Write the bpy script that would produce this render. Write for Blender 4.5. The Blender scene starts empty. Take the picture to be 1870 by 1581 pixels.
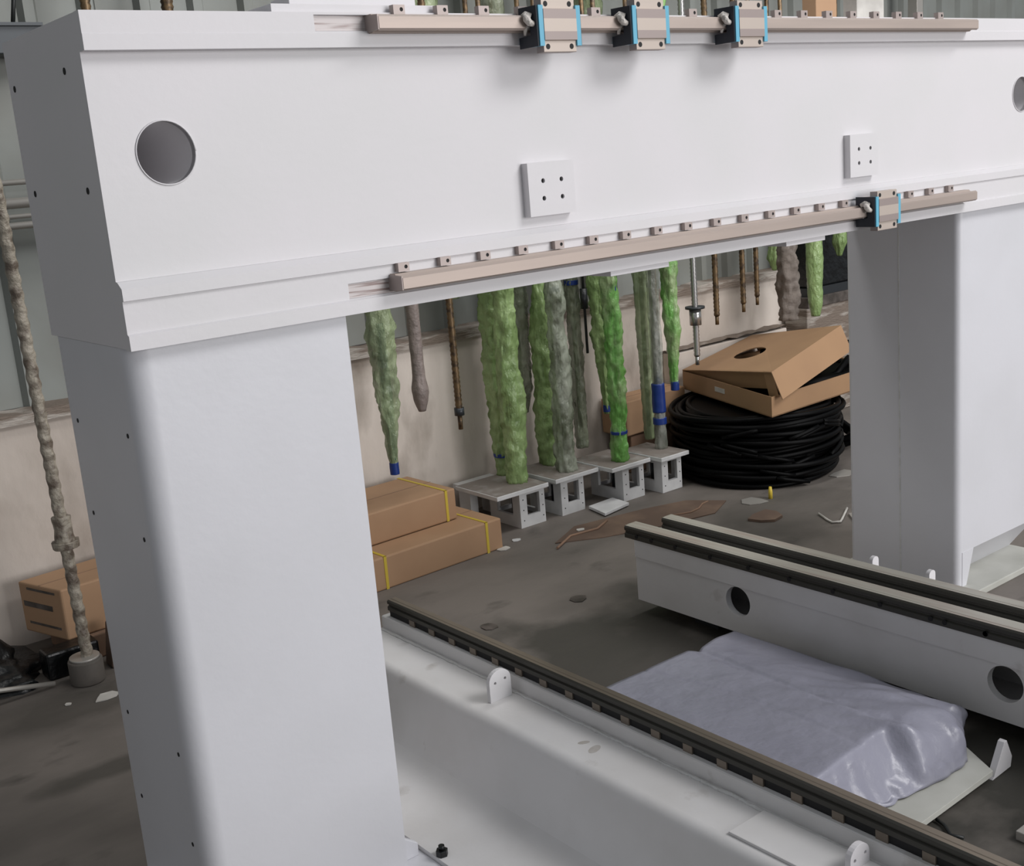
import bpy, math, random
from mathutils import Vector, Matrix, noise
from mathutils.geometry import tessellate_polygon
random.seed(7)
S = bpy.context.scene
COL = S.collection
PI = math.pi

# ------------------------------------------------------------------ camera
cam_d = bpy.data.cameras.new('camera')
cam = bpy.data.objects.new('camera', cam_d)
COL.objects.link(cam)
yaw, pitch, roll = 0.65559162, 0.22767375, -0.08336908
fw = Vector((math.sin(yaw)*math.cos(pitch), math.cos(yaw)*math.cos(pitch), -math.sin(pitch)))
rt = Vector((math.cos(yaw), -math.sin(yaw), 0))
up = rt.cross(fw)
r2 = math.cos(roll)*rt + math.sin(roll)*up
u2 = -math.sin(roll)*rt + math.cos(roll)*up
cam.matrix_world = Matrix(((r2.x, u2.x, -fw.x, 0), (r2.y, u2.y, -fw.y, -2.0), (r2.z, u2.z, -fw.z, 1.5), (0, 0, 0, 1)))
cam_d.sensor_fit = 'HORIZONTAL'
cam_d.sensor_width = 36
cam_d.lens = 2159.45/1870*36
cam_d.clip_start = 0.02
cam_d.clip_end = 100
S.camera = cam

# ------------------------------------------------------------------ world and light
W = bpy.data.worlds.new('hall_ambience')
S.world = W
W.use_nodes = True
W.node_tree.nodes['Background'].inputs[0].default_value = (0.90, 0.95, 1.0, 1)
W.node_tree.nodes['Background'].inputs[1].default_value = 0.32

def area(name, loc, target, sx, sy, power, color):
    d = bpy.data.lights.new(name, 'AREA')
    d.shape = 'RECTANGLE'; d.size = sx; d.size_y = sy
    d.energy = power; d.color = color
    o = bpy.data.objects.new(name, d)
    COL.objects.link(o)
    o.location = loc
    o.rotation_euler = (Vector(target)-Vector(loc)).to_track_quat('-Z', 'Y').to_euler()
    return o
area('hall_door_daylight', (4.6, -8.2, 2.0), (2.4, 0, 1.0), 4.2, 3.0, 340, (1.0, 0.985, 0.985))
area('roof_light', (5.2, -4.6, 5.8), (2.2, -0.3, 0.8), 3.4, 2.4, 300, (1.0, 0.985, 0.985))
area('rear_fill_light', (3.5, 0.95, 3.2), (3.5, 2.0, 0.6), 4.2, 0.5, 40, (1.0, 0.98, 0.95))  # unseen fill light added to brighten the back wall and nearby floor
S.view_settings.view_transform = 'Standard'
S.view_settings.look = 'None'
S.view_settings.gamma = 1
S.view_settings.use_curve_mapping = False
S.view_settings.exposure = 0.0

# ------------------------------------------------------------------ materials
def mat(name, col, rough=0.5, metal=0.0, col2=None, scale=6.0, lo=0.4, hi=0.65, bump=0.0, bscale=40.0,
        spec=0.5, alpha=1.0, stretch=(1, 1, 1), detail=6.0, col3=None, scale3=1.5, lo3=0.5, hi3=0.7, trans=0.0):
    m = bpy.data.materials.new(name)
    m.use_nodes = True
    nt = m.node_tree
    b = nt.nodes['Principled BSDF']
    b.inputs['Base Color'].default_value = (*col, 1)
    b.inputs['Roughness'].default_value = rough
    b.inputs['Metallic'].default_value = metal
    b.inputs['Specular IOR Level'].default_value = spec
    b.inputs['Alpha'].default_value = alpha
    if trans:
        b.inputs['Transmission Weight'].default_value = trans
    tc = nt.nodes.new('ShaderNodeTexCoord')
    mp = nt.nodes.new('ShaderNodeMapping')
    mp.inputs['Scale'].default_value = stretch
    nt.links.new(tc.outputs['Object'], mp.inputs['Vector'])
    def layer(prev, c, sc, l, h, seed):
        n = nt.nodes.new('ShaderNodeTexNoise')
        n.noise_dimensions = '4D'
        n.inputs['W'].default_value = seed
        n.inputs['Scale'].default_value = sc
        n.inputs['Detail'].default_value = detail
        nt.links.new(mp.outputs['Vector'], n.inputs['Vector'])
        r = nt.nodes.new('ShaderNodeMapRange')
        r.inputs['From Min'].default_value = l
        r.inputs['From Max'].default_value = h
        nt.links.new(n.outputs['Fac'], r.inputs['Value'])
        x = nt.nodes.new('ShaderNodeMix')
        x.data_type = 'RGBA'
        nt.links.new(r.outputs['Result'], x.inputs['Factor'])
        if prev is None:
            x.inputs['A'].default_value = (*col, 1)
        else:
            nt.links.new(prev, x.inputs['A'])
        x.inputs['B'].default_value = (*c, 1)
        return x.outputs['Result']
    out = None
    if col2:
        out = layer(None, col2, scale, lo, hi, 0.0)
    if col3:
        out = layer(out, col3, scale3, lo3, hi3, 7.3)
    if out:
        nt.links.new(out, b.inputs['Base Color'])
    if bump:
        n = nt.nodes.new('ShaderNodeTexNoise')
        n.inputs['Scale'].default_value = bscale
        n.inputs['Detail'].default_value = 4
        nt.links.new(mp.outputs['Vector'], n.inputs['Vector'])
        bp = nt.nodes.new('ShaderNodeBump')
        bp.inputs['Strength'].default_value = bump
        bp.inputs['Distance'].default_value = 0.01
        nt.links.new(n.outputs['Fac'], bp.inputs['Height'])
        nt.links.new(bp.outputs['Normal'], b.inputs['Normal'])
    return m

M = {}
M['paint'] = mat('pale_grey_paint', (0.665, 0.645, 0.665), 0.5, col2=(0.64, 0.63, 0.64), scale=3, bump=0.04, bscale=60)
M['paint_col'] = mat('pale_grey_paint_column', (0.63, 0.63, 0.665), 0.42, col2=(0.60, 0.60, 0.63), scale=3, bump=0.04, bscale=60)
M['paint_bed'] = mat('dusty_grey_paint', (0.68, 0.67, 0.67), 0.5, col2=(0.60, 0.585, 0.575), scale=4, lo=0.4, hi=0.7,
                     col3=(0.36, 0.33, 0.30), scale3=9, lo3=0.64, hi3=0.78, bump=0.05, bscale=50)
M['ledge_mark'] = mat('brown_dust_mark', (0.42, 0.39, 0.36), 0.6, col2=(0.50, 0.48, 0.46), scale=30)
M['weld'] = mat('painted_weld', (0.60, 0.60, 0.59), 0.45, col2=(0.46, 0.45, 0.43), scale=30, lo=0.5, hi=0.75, bump=0.5, bscale=120)
M['steel'] = mat('ground_steel', (0.47, 0.39, 0.345), 0.5, 0.35, col2=(0.40, 0.335, 0.30), scale=5, stretch=(0.3, 4, 4))
M['steel_block'] = mat('block_steel', (0.50, 0.43, 0.38), 0.5, 0.3)
M['steel_dark'] = mat('block_steel_ground_band', (0.33, 0.275, 0.26), 0.5, 0.3)
M['clamp'] = mat('clamp_steel', (0.40, 0.34, 0.32), 0.5, 0.35)
M['bare'] = mat('bare_machined_strip', (0.50, 0.46, 0.455), 0.5, 0.2, col2=(0.24, 0.18, 0.17), scale=6, lo=0.52, hi=0.62, stretch=(1.0, 1, 26))
M['bedrail'] = mat('oiled_rail_steel', (0.20, 0.165, 0.13), 0.42, 0.35, col2=(0.15, 0.125, 0.10), scale=5, stretch=(4, 0.3, 4))
M['bedrail_top'] = mat('greased_rail_top', (0.42, 0.40, 0.35), 0.4, 0.25, col2=(0.36, 0.30, 0.26), scale=8, lo=0.5, hi=0.7, stretch=(4, 0.4, 4))
M['bedrail_dark'] = mat('oiled_rail_side', (0.045, 0.043, 0.036), 0.5, 0.2)
M['black'] = mat('black_hole_paint', (0.004, 0.004, 0.005), 0.7)
M['seal'] = mat('black_rubber_seal', (0.008, 0.012, 0.022), 0.45)
M['blue'] = mat('blue_end_cap_plastic', (0.13, 0.42, 0.58), 0.45)
M['fitting'] = mat('white_bagged_fitting', (0.62, 0.58, 0.54), 0.35, col2=(0.25, 0.24, 0.22), scale=60, lo=0.5, hi=0.7, bump=0.6, bscale=150)
M['concrete'] = mat('whitewashed_concrete', (0.68, 0.61, 0.55), 0.85, col2=(0.48, 0.42, 0.37), scale=1.8, lo=0.44, hi=0.62,
                    col3=(0.27, 0.225, 0.185), scale3=3.4, lo3=0.54, hi3=0.70, bump=0.3, bscale=25, stretch=(1, 1, 0.55))
M['ledge'] = mat('dirty_ledge_concrete', (0.20, 0.16, 0.13), 0.9, col2=(0.42, 0.38, 0.34), scale=5, lo=0.5, hi=0.62, bump=0.6, bscale=30, stretch=(1, 1, 5))
M['siding'] = mat('grey_steel_siding', (0.25, 0.265, 0.25), 0.55, 0.1, col2=(0.20, 0.20, 0.18), scale=2.5, lo=0.4, hi=0.7)
M['floor'] = mat('stained_concrete_floor', (0.185, 0.162, 0.144), 0.7, col2=(0.115, 0.102, 0.09), scale=2.2, lo=0.4, hi=0.62,
                 col3=(0.065, 0.058, 0.050), scale3=4.5, lo3=0.60, hi3=0.72, bump=0.15, bscale=30, stretch=(0.7, 1.3, 1))
def oil_and_shade_patches(m, spots):
    # soft ragged oil stains plus gantry shade painted into the floor colour
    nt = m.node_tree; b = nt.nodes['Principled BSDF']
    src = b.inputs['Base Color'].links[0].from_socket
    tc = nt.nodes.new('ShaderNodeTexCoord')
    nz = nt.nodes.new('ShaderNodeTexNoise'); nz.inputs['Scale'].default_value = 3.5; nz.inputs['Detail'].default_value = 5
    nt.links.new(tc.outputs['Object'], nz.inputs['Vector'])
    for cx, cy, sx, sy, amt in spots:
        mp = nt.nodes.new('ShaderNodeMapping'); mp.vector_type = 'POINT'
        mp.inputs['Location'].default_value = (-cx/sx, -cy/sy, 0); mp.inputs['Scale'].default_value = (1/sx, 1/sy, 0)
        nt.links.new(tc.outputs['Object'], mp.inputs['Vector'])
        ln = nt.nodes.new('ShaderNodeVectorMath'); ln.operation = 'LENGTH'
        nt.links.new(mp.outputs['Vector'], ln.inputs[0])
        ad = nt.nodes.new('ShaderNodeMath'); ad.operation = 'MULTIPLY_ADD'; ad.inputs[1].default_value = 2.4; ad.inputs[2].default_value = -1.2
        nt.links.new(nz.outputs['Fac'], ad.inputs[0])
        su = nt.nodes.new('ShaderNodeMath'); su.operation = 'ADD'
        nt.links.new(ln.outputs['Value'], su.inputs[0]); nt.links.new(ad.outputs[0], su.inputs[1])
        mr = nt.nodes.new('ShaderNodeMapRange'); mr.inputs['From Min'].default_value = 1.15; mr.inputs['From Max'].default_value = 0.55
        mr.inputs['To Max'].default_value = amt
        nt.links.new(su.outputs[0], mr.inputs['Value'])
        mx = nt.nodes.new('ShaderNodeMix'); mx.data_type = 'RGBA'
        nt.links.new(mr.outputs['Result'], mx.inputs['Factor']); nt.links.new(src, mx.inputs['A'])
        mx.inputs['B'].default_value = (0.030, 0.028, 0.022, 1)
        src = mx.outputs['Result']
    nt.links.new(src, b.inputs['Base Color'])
oil_and_shade_patches(M['floor'], [(2.35, 0.42, 0.65, 0.50, 0.80), (2.4, -1.0, 0.75, 0.75, 0.97), (3.75, 1.0, 0.5, 0.3, 0.4), (0.95, 1.45, 0.35, 0.14, 0.5), (0.9, 1.0, 0.18, 0.05, 0.6), (1.02, 0.86, 0.05, 0.04, 0.7)])  # first spot adds the gantry's shadow to the oil; second darkens between the beams
M['stain'] = mat('oil_stain', (0.05, 0.042, 0.035), 0.6, col2=(0.12, 0.10, 0.09), scale=20)
M['card'] = mat('brown_cardboard', (0.43, 0.265, 0.155), 0.75, col2=(0.39, 0.235, 0.135), scale=4)
M['card_bright'] = mat('fresh_cardboard', (0.36, 0.215, 0.115), 0.72, col2=(0.33, 0.195, 0.105), scale=4)
M['card_old'] = mat('worn_cardboard', (0.28, 0.17, 0.11), 0.85, col2=(0.20, 0.13, 0.09), scale=6)
M['strap'] = mat('yellow_strap', (0.62, 0.46, 0.05), 0.5)
M['cast'] = mat('grey_casting_paint', (0.68, 0.68, 0.68), 0.55, col2=(0.58, 0.58, 0.58), scale=12)
M['cast_top'] = mat('dusty_casting_top', (0.22, 0.19, 0.17), 0.7, col2=(0.34, 0.32, 0.30), scale=14, lo=0.5, hi=0.7)
M['dark_metal'] = mat('dark_internal_metal', (0.04, 0.045, 0.05), 0.4, 0.4)
def film(name, c, c2, a):
    return mat(name, c, 0.24, col2=c2, scale=14, lo=0.4, hi=0.62, bump=1.0, bscale=55, alpha=a, spec=0.7, stretch=(1, 1, 0.5))
M['green'] = film('green_stretch_film', (0.36, 0.50, 0.21), (0.24, 0.36, 0.13), 0.86)
M['green_b'] = film('bright_green_film', (0.17, 0.44, 0.09), (0.34, 0.45, 0.22), 0.86)
M['green_p'] = film('pale_green_film', (0.40, 0.48, 0.27), (0.26, 0.32, 0.18), 0.72)
M['green_g'] = film('grey_green_film', (0.30, 0.33, 0.23), (0.18, 0.21, 0.14), 0.66)
M['clear_thin'] = film('thin_clear_film', (0.60, 0.62, 0.55), (0.25, 0.27, 0.22), 0.42)
M['clear'] = film('clear_film_over_screw', (0.48, 0.52, 0.42), (0.18, 0.21, 0.14), 0.72)
M['beige'] = mat('grey_pink_wrapping', (0.27, 0.22, 0.20), 0.5, col2=(0.20, 0.165, 0.15), scale=20, bump=0.6, bscale=50)
M['rope'] = mat('cream_spiral_wrapping', (0.36, 0.32, 0.26), 0.45, col2=(0.14, 0.11, 0.085), scale=24, lo=0.45, hi=0.6, bump=0.8, bscale=60)
M['rust'] = mat('oiled_brown_screw', (0.17, 0.11, 0.055), 0.4, 0.5, col2=(0.06, 0.04, 0.025), scale=40, lo=0.45, hi=0.6)
M['chrome'] = mat('bright_screw_steel', (0.45, 0.44, 0.43), 0.25, 0.8)
M['brownrag'] = mat('brown_dusty_wrapping', (0.13, 0.105, 0.085), 0.8, col2=(0.20, 0.17, 0.15), scale=10, bump=0.9, bscale=25)
M['tape'] = mat('blue_tape', (0.01, 0.035, 0.20), 0.4)
M['teal'] = mat('teal_film', (0.04, 0.16, 0.13), 0.35, bump=0.5, bscale=30)
M['coil'] = mat('black_cable_jacket', (0.0012, 0.0012, 0.0014), 0.5, spec=0.10)
M['bag'] = mat('black_plastic_bag', (0.003, 0.004, 0.005), 0.35, bump=0.8, bscale=18)
M['cover'] = mat('lilac_grey_plastic_cover', (0.275, 0.275, 0.335), 0.33, col2=(0.245, 0.245, 0.30), scale=5, bump=0.55, bscale=16)
M['cream'] = mat('cream_painted_plate', (0.50, 0.50, 0.46), 0.5, col2=(0.42, 0.42, 0.38), scale=7)
M['white'] = mat('white_scrap', (0.62, 0.60, 0.56), 0.6, col2=(0.45, 0.43, 0.40), scale=12)
M['tin'] = mat('dull_grey_pipe', (0.42, 0.40, 0.37), 0.4, 0.4)
M['cable'] = mat('black_cable', (0.01, 0.012, 0.012), 0.5)
M['brownboard'] = mat('brown_floor_board', (0.125, 0.082, 0.06), 0.8, col2=(0.18, 0.12, 0.085), scale=5, lo=0.45, hi=0.6)

# ------------------------------------------------------------------ helpers
class MB:
    def __init__(s):
        s.v = []; s.f = []; s.m = []; s.s = []
    def add(s, vs, fs, mi=0, smooth=False):
        o = len(s.v)
        s.v += [tuple(v) for v in vs]
        for f in fs:
            s.f.append(tuple(i+o for i in f)); s.m.append(mi); s.s.append(smooth)
        return s
    def box(s, x0, x1, y0, y1, z0, z1, mi=0):
        vs = [(x, y, z) for z in (z0, z1) for y in (y0, y1) for x in (x0, x1)]
        return s.add(vs, [(0, 2, 3, 1), (4, 5, 7, 6), (0, 1, 5, 4), (2, 6, 7, 3), (0, 4, 6, 2), (1, 3, 7, 5)], mi)
    def hexa(s, p, mi=0):      # p: 4 bottom then 4 top, same order round
        return s.add(p, [(0, 3, 2, 1), (4, 5, 6, 7), (0, 1, 5, 4), (1, 2, 6, 5), (2, 3, 7, 6), (3, 0, 4, 7)], mi)
    def prism(s, prof, axis, a, b, mi=0, holes=(), mats=None, smooth=False, caps=True):
        """closed 2-D outline pushed along an axis; holes are outlines too"""
        def P(u, v, t):
            return (t, u, v) if axis == 'x' else (u, t, v) if axis == 'y' else (u, v, t)
        loops = [list(prof)] + [list(h) for h in holes]
        pts = [q for l in loops for q in l]
        n = len(pts)
        vs = [P(u, v, a) for u, v in pts] + [P(u, v, b) for u, v in pts]
        fs = []; mm = []
        if caps:
            tri = tessellate_polygon([[Vector((u, v, 0)) for u, v in l] for l in loops])
            fs += [tuple(t) for t in tri] + [tuple(i+n for i in reversed(t)) for t in tri]
            mm += [mi]*len(fs)
        o = 0
        for li, l in enumerate(loops):
            k = len(l)
            for i in range(k):
                j = (i+1) % k
                fs.append((o+i, o+j, o+j+n, o+i+n))
                mm.append(mats[i] if (mats and li == 0) else mi)
            o += k
        base = len(s.v); s.v += vs
        for f, q in zip(fs, mm):
            s.f.append(tuple(i+base for i in f)); s.m.append(q); s.s.append(False)
        return s
    def tube(s, path, r, seg=8, mi=0, caps=True, smooth=True):
        path = [Vector(p) for p in path]
        rr = r if isinstance(r, (list, tuple)) else [r]*len(path)
        vs = []; fs = []
        prev = None
        for i, p in enumerate(path):
            t = (path[min(i+1, len(path)-1)]-path[max(i-1, 0)])
            t = t.normalized() if t.length > 1e-9 else Vector((0, 0, 1))
            if prev is None:
                a = t.orthogonal().normalized()
            else:
                a = (prev - t*prev.dot(t))
                a = a.normalized() if a.length > 1e-6 else t.orthogonal().normalized()
            prev = a
            b = t.cross(a)
            for k in range(seg):
                an = 2*PI*k/seg
                vs.append(p + (a*math.cos(an)+b*math.sin(an))*rr[i])
        n = len(path)
        for i in range(n-1):
            for k in range(seg):
                k2 = (k+1) % seg
                fs.append((i*seg+k, i*seg+k2, (i+1)*seg+k2, (i+1)*seg+k))
        s.add(vs, fs, mi, smooth)
        if caps:
            o = len(s.v)-n*seg
            s.f.append(tuple(o+k for k in reversed(range(seg)))); s.m.append(mi); s.s.append(False)
            s.f.append(tuple(o+(n-1)*seg+k for k in range(seg))); s.m.append(mi); s.s.append(False)
        return s
    def cyl(s, p0, p1, r, seg=20, mi=0, smooth=True):
        return s.tube([p0, p1], r, seg, mi, True, smooth)
    def build(s, name, mats, parent=None, bevel=0.0, fix=True, soft=False):
        me = bpy.data.meshes.new(name)
        me.from_pydata(s.v, [], s.f)
        for m in (mats if isinstance(mats, (list, tuple)) else [mats]):
            me.materials.append(m)
        me.polygons.foreach_set('material_index', s.m)
        me.polygons.foreach_set('use_smooth', s.s)
        me.update()
        if fix:
            import bmesh
            bm = bmesh.new(); bm.from_mesh(me)
            bmesh.ops.recalc_face_normals(bm, faces=bm.faces)
            bm.to_mesh(me); bm.free()
        if soft:
            me.polygons.foreach_set('use_smooth', [True]*len(me.polygons))
            me.set_sharp_from_angle(angle=math.radians(22))
        o = bpy.data.objects.new(name, me)
        COL.objects.link(o)
        if parent is not None:
            o.parent = parent
            o.matrix_parent_inverse = Matrix.Translation(parent.location).inverted() if parent.type == 'EMPTY' else Matrix.Identity(4)
        if bevel:
            bv = o.modifiers.new('bevel', 'BEVEL')
            bv.width = bevel; bv.segments = 2; bv.limit_method = 'ANGLE'; bv.angle_limit = math.radians(40)
        return o

def tag(o, label, cat, group=None, kind=None):
    o['label'] = label; o['category'] = cat
    if group: o['group'] = group
    if kind: o['kind'] = kind
    return o
def thing(name, label, cat, loc=(0, 0, 0), group=None):
    o = bpy.data.objects.new(name, None)
    COL.objects.link(o); o.location = loc; o.empty_display_size = 0.1
    return tag(o, label, cat, group)
def struct(o):
    o['kind'] = 'structure'; return o
def child_label(o, t):
    o['label'] = t; return o
def circle(cx, cy, r, n=32):
    return [(cx+r*math.cos(2*PI*i/n), cy+r*math.sin(2*PI*i/n)) for i in range(n)]
def rect(a, b, c, d):
    return [(a, c), (b, c), (b, d), (a, d)]
def rrect(x0, x1, y0, y1, r, n=8, corners=(1, 1, 1, 1)):
    out = []
    cs = [(x0+r, y0+r, PI, corners[0]), (x1-r, y0+r, 1.5*PI, corners[1]), (x1-r, y1-r, 0, corners[2]), (x0+r, y1-r, 0.5*PI, corners[3])]
    pts = [(x0, y0), (x1, y0), (x1, y1), (x0, y1)]
    for (cx, cy, a0, on), p in zip(cs, pts):
        if on:
            out += [(cx+r*math.cos(a0+0.5*PI*i/n), cy+r*math.sin(a0+0.5*PI*i/n)) for i in range(n+1)]
        else:
            out.append(p)
    return out

# ------------------------------------------------------------------ the setting
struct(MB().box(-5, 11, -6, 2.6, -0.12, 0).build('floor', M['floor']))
wall = struct(MB().box(-5, 11, 2.115, 2.42, 0, 0.765).build('wall_back', M['concrete']))
prof = []
o = MB()
random.seed(3)
xs = [-5+0.1*i for i in range(161)]
top = [(x, 0.80+random.uniform(-0.006, 0.008)) for x in xs]
o.prism([(x, z) for x, z in top] + [(11, 0.765), (-5, 0.765)], 'y', 2.095, 2.42)
o.build('ledge', M['ledge'], wall)
# siding sheets above the ledge: trapezoid ribs every 0.2 m, each sheet 1.0 m wide
def siding_profile():
    p = []
    for i in range(5):
        b = 0.2*i
        p += [(b, 0.0), (b+0.135, 0.0), (b+0.15, -0.028), (b+0.185, -0.028)]
    p.append((1.0, 0.0))
    back = [(1.0, 0.012), (0.0, 0.012)]
    return p+back
smesh = None
for i in range(15):
    if smesh is None:
        sp = MB().prism(siding_profile(), 'z', 0.80, 4.2).build('siding_panel', M['siding'], wall)
        smesh = sp.data
    else:
        sp = bpy.data.objects.new('siding_panel', smesh); COL.objects.link(sp); sp.parent = wall
    sp.location = (-4.4+i*1.0+0.015*0, 2.23+0.004*(i % 2), 0)
# dark window strip high on the wall, left
t = thing('wall_channel', 'dark grey steel channel on the siding behind the top left corner of the beam', 'channel', (0.3, 2.16, 1.95))
MB().box(-0.6, 1.36, 2.09, 2.20, 1.955, 2.045).build('web', M['dark_metal'], t, 0.004)
MB().box(-0.6, 1.36, 2.07, 2.20, 2.04, 2.05).build('flange', M['dark_metal'], t)
c = MB().tube([(1.27, 2.08, 2.05), (1.285, 2.085, 2.12), (1.30, 2.09, 2.20), (1.305, 2.1, 2.4), (1.305, 2.1, 2.62)], 0.007).build('hanging_cable', M['cable'])
tag(c, 'thin black cable hanging down the siding to the dark steel channel at the upper left', 'cable')

# ------------------------------------------------------------------ gantry beam
beam = thing('gantry_beam', 'long pale grey painted steel gantry beam lying across both columns', 'machine beam', (2.25, 0.2, 1.232))
X0, X1 = 0.72, 3.79
holes = [(0.842, 1.557, 0.053), (3.652, 1.565, 0.052)]
b = MB()
b.prism(rect(X0, X1, 1.234, 1.786), 'y', 0.0, 0.014, holes=[circle(cx, cz, r, 40) for cx, cz, r in holes])
b.box(X0, X1, 0.014, 0.385, 1.772, 1.786)
b.box(X0, X1, 0.014, 0.385, 1.234, 1.248)
b.box(X0, X1, 0.385, 0.399, 1.234, 1.786)
b.box(X0, X0+0.014, 0.014, 0.385, 1.248, 1.772)
b.box(X1-0.014, X1, 0.014, 0.385, 1.248, 1.772)
b.build('beam_body', M['paint'], beam, fix=True)
for cx, cz, r in holes:
    tb = MB(); n = 40
    vs = [(cx+r*math.cos(2*PI*i/n), y, cz+r*math.sin(2*PI*i/n)) for y in (0.001, 0.384) for i in range(n)]
    tb.add(vs, [(i, (i+1) % n, n+(i+1) % n, n+i) for i in range(n)] + [tuple(range(n, 2*n))], 0, True)
    tb.build('through_tube', M['paint'], beam)
    ring = MB()
    ring.tube([(cx+(r+0.0005)*math.cos(2*PI*i/n), -0.001, cz+(r+0.001)*math.sin(2*PI*i/n)) for i in range(n+1)], 0.0014, 6)
    ring.build('weld_ring', M['paint'], beam)
# machined rail seats (extruded profiles)
def up_prof(y2):
    return [(0.0, 1.724), (-0.022, 1.7245), (-0.0225, 1.7495), (-0.0215, 1.751), (-0.0215, 1.753), (y2, 1.754), (y2, 1.781), (-0.0215, 1.782), (-0.0215, 1.7865), (0.0, 1.7865)]
s = MB()
s.prism(up_prof(-0.0215), 'x', X0, 1.148); s.prism(up_prof(-0.014), 'x', 1.148, 3.33); s.prism(up_prof(-0.0215), 'x', 3.33, X1)
s.build('upper_rail_seat', M['paint'], beam)
def lo_prof(y2):
    return [(0.0, 1.350), (-0.006, 1.349), (-0.022, 1.338), (-0.022, 1.3175), (-0.0165, 1.3165), (-0.0165, 1.291),
            (y2, 1.290), (y2, 1.262), (-0.0165, 1.261), (-0.0165, 1.2605), (-0.022, 1.2575), (-0.022, 1.232), (0.0, 1.232)]
s = MB()
s.prism(lo_prof(-0.0165), 'x', X0, 1.160); s.prism(lo_prof(-0.0115), 'x', 1.160, 3.345); s.prism(lo_prof(-0.0165), 'x', 3.345, X1)
s.build('lower_rail_seat', M['paint'], beam)
for a, bb, z0, z1, y in ((1.162, 1.262, 1.2625, 1.2895, -0.0117), (3.30, 3.343, 1.2625, 1.2895, -0.0117), (1.15, 1.262, 1.7545, 1.7805, -0.0142)):
    MB().box(a, bb, y-0.0006, y+0.001, z0, z1).build('machined_strip', M['bare'], beam)
# square mounting plates with four holes
for (a, bb) in ((1.622, 1.752), (2.742, 2.868)):
    z0, z1 = 1.374, 1.486
    cx, cz = (a+bb)/2+0.002, (z0+z1)/2-0.001
    hs = [circle(cx+dx, cz+dz, 0.0052, 14) for dx in (-0.026, 0.026) for dz in (-0.0185, 0.0185)]
    pl = MB().prism(rect(a, bb, z0, z1), 'y', -0.020, 0.001, holes=hs).build('mounting_plate', M['paint'], beam)
    bk = MB()
    for dx in (-0.026, 0.026):
        for dz in (-0.0185, 0.0185):
            bk.cyl((cx+dx, -0.0145, cz+dz), (cx+dx, 0.0005, cz+dz), 0.0056, 14)
    bk.build('threaded_hole', M['black'], pl)
# pads under and on top of the beam
for a, bb in ((1.85, 2.04), (2.475, 2.637)):
    MB().box(a, bb, -0.012, 0.10, 1.219, 1.2335).build('under_pad', M['paint'], beam, 0.001)
MB().box(1.07, 1.43, -0.01, 0.12, 1.7865, 1.802).build('top_pad', M['paint'], beam, 0.001)
MB().box(1.13, 1.41, 0.03, 0.10, 1.802, 1.822).build('top_pad', M['paint'], beam, 0.001)
MB().box(3.03, 3.13, 0.30, 0.35, 1.786, 1.895).build('top_block', M['card'], beam, 0.002)
MB().box(3.23, 3.37, 0.30, 0.35, 1.786, 1.93).build('top_block', M['white'], beam, 0.002)
# tapped holes in the end face
bh = None
for (y, z) in ((0.085, 1.703), (0.368, 1.70), (0.064, 1.504), (0.351, 1.507)):
    MB().cyl((0.7190, y, z), (0.7215, y, z), 0.006, 12).build('bolt_hole', M['black'], beam)

# ------------------------------------------------------------------ columns
colL = thing('gantry_column', 'pale grey rounded steel column carrying the left end of the beam, nearest to the camera', 'column', (0.93, 0.2, 0))
MB().prism(rrect(0.7203, 1.158, 0.003, 0.399, 0.042, 12, (1, 0, 0, 1)), 'z', 0.02, 1.2335).build('column_body', M['paint_col'], colL, soft=True)
for (y, z) in ((0.326, 1.069), (0.060, 1.073), (0.324, 0.880), (0.060, 0.878), (0.060, 0.447), (0.060, 0.255), (0.320, 0.448), (0.32, 0.255)):
    MB().cyl((0.7193, y, z), (0.7225, y, z), 0.0045, 12).build('bolt_hole', M['black'], colL)
MB().box(0.66, 1.2175, -0.05, 0.44, 0.0, 0.02).build('base_plate', M['paint_col'], colL, 0.003)
MB().prism([(1.158, 0.02), (1.205, 0.02), (1.205, 0.05), (1.158, 0.085)], 'y', 0.03, 0.045).build('gusset', M['paint_col'], colL, 0.002)
colR = thing('gantry_column', 'pale grey rounded steel column carrying the far right end of the beam', 'column', (3.55, 0.2, 0))
cb = MB().prism(rrect(3.312, 3.79, 0.003, 0.420, 0.022, 8, (1, 0, 0, 1)), 'z', 0.139, 1.2335)
cb.prism(rrect(3.312, 3.358, 0.003, 0.420, 0.022, 8, (1, 0, 0, 1)), 'z', 0.02, 0.139); cb.box(3.358, 3.788, 0.32, 0.418, 0.02, 0.139)
cb.build('column_body', M['paint_col'], colR, soft=True)
MB().prism([(3.334, 0.022), (3.358, 0.022), (3.40, 0.139), (3.334, 0.139)], 'y', 0.0015, 0.02).build('front_web', M['paint_col'], colR)
MB().hexa([(3.34, 0.095, 0.022), (3.788, 0.095, 0.022), (3.788, 0.32, 0.022), (3.34, 0.32, 0.022), (3.39, 0.004, 0.139), (3.788, 0.004, 0.139), (3.788, 0.32, 0.139), (3.39, 0.32, 0.139)]).build('sloped_toe_plate', M['paint_col'], colR)
MB().box(3.30, 3.80, -0.055, 0.44, 0.0, 0.022).build('base_plate', M['cream'], colR, 0.003)
MB().box(3.3095, 3.3125, 0.213, 0.217, 0.02, 1.232).build('weld_seam', M['weld'], colR)

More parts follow.
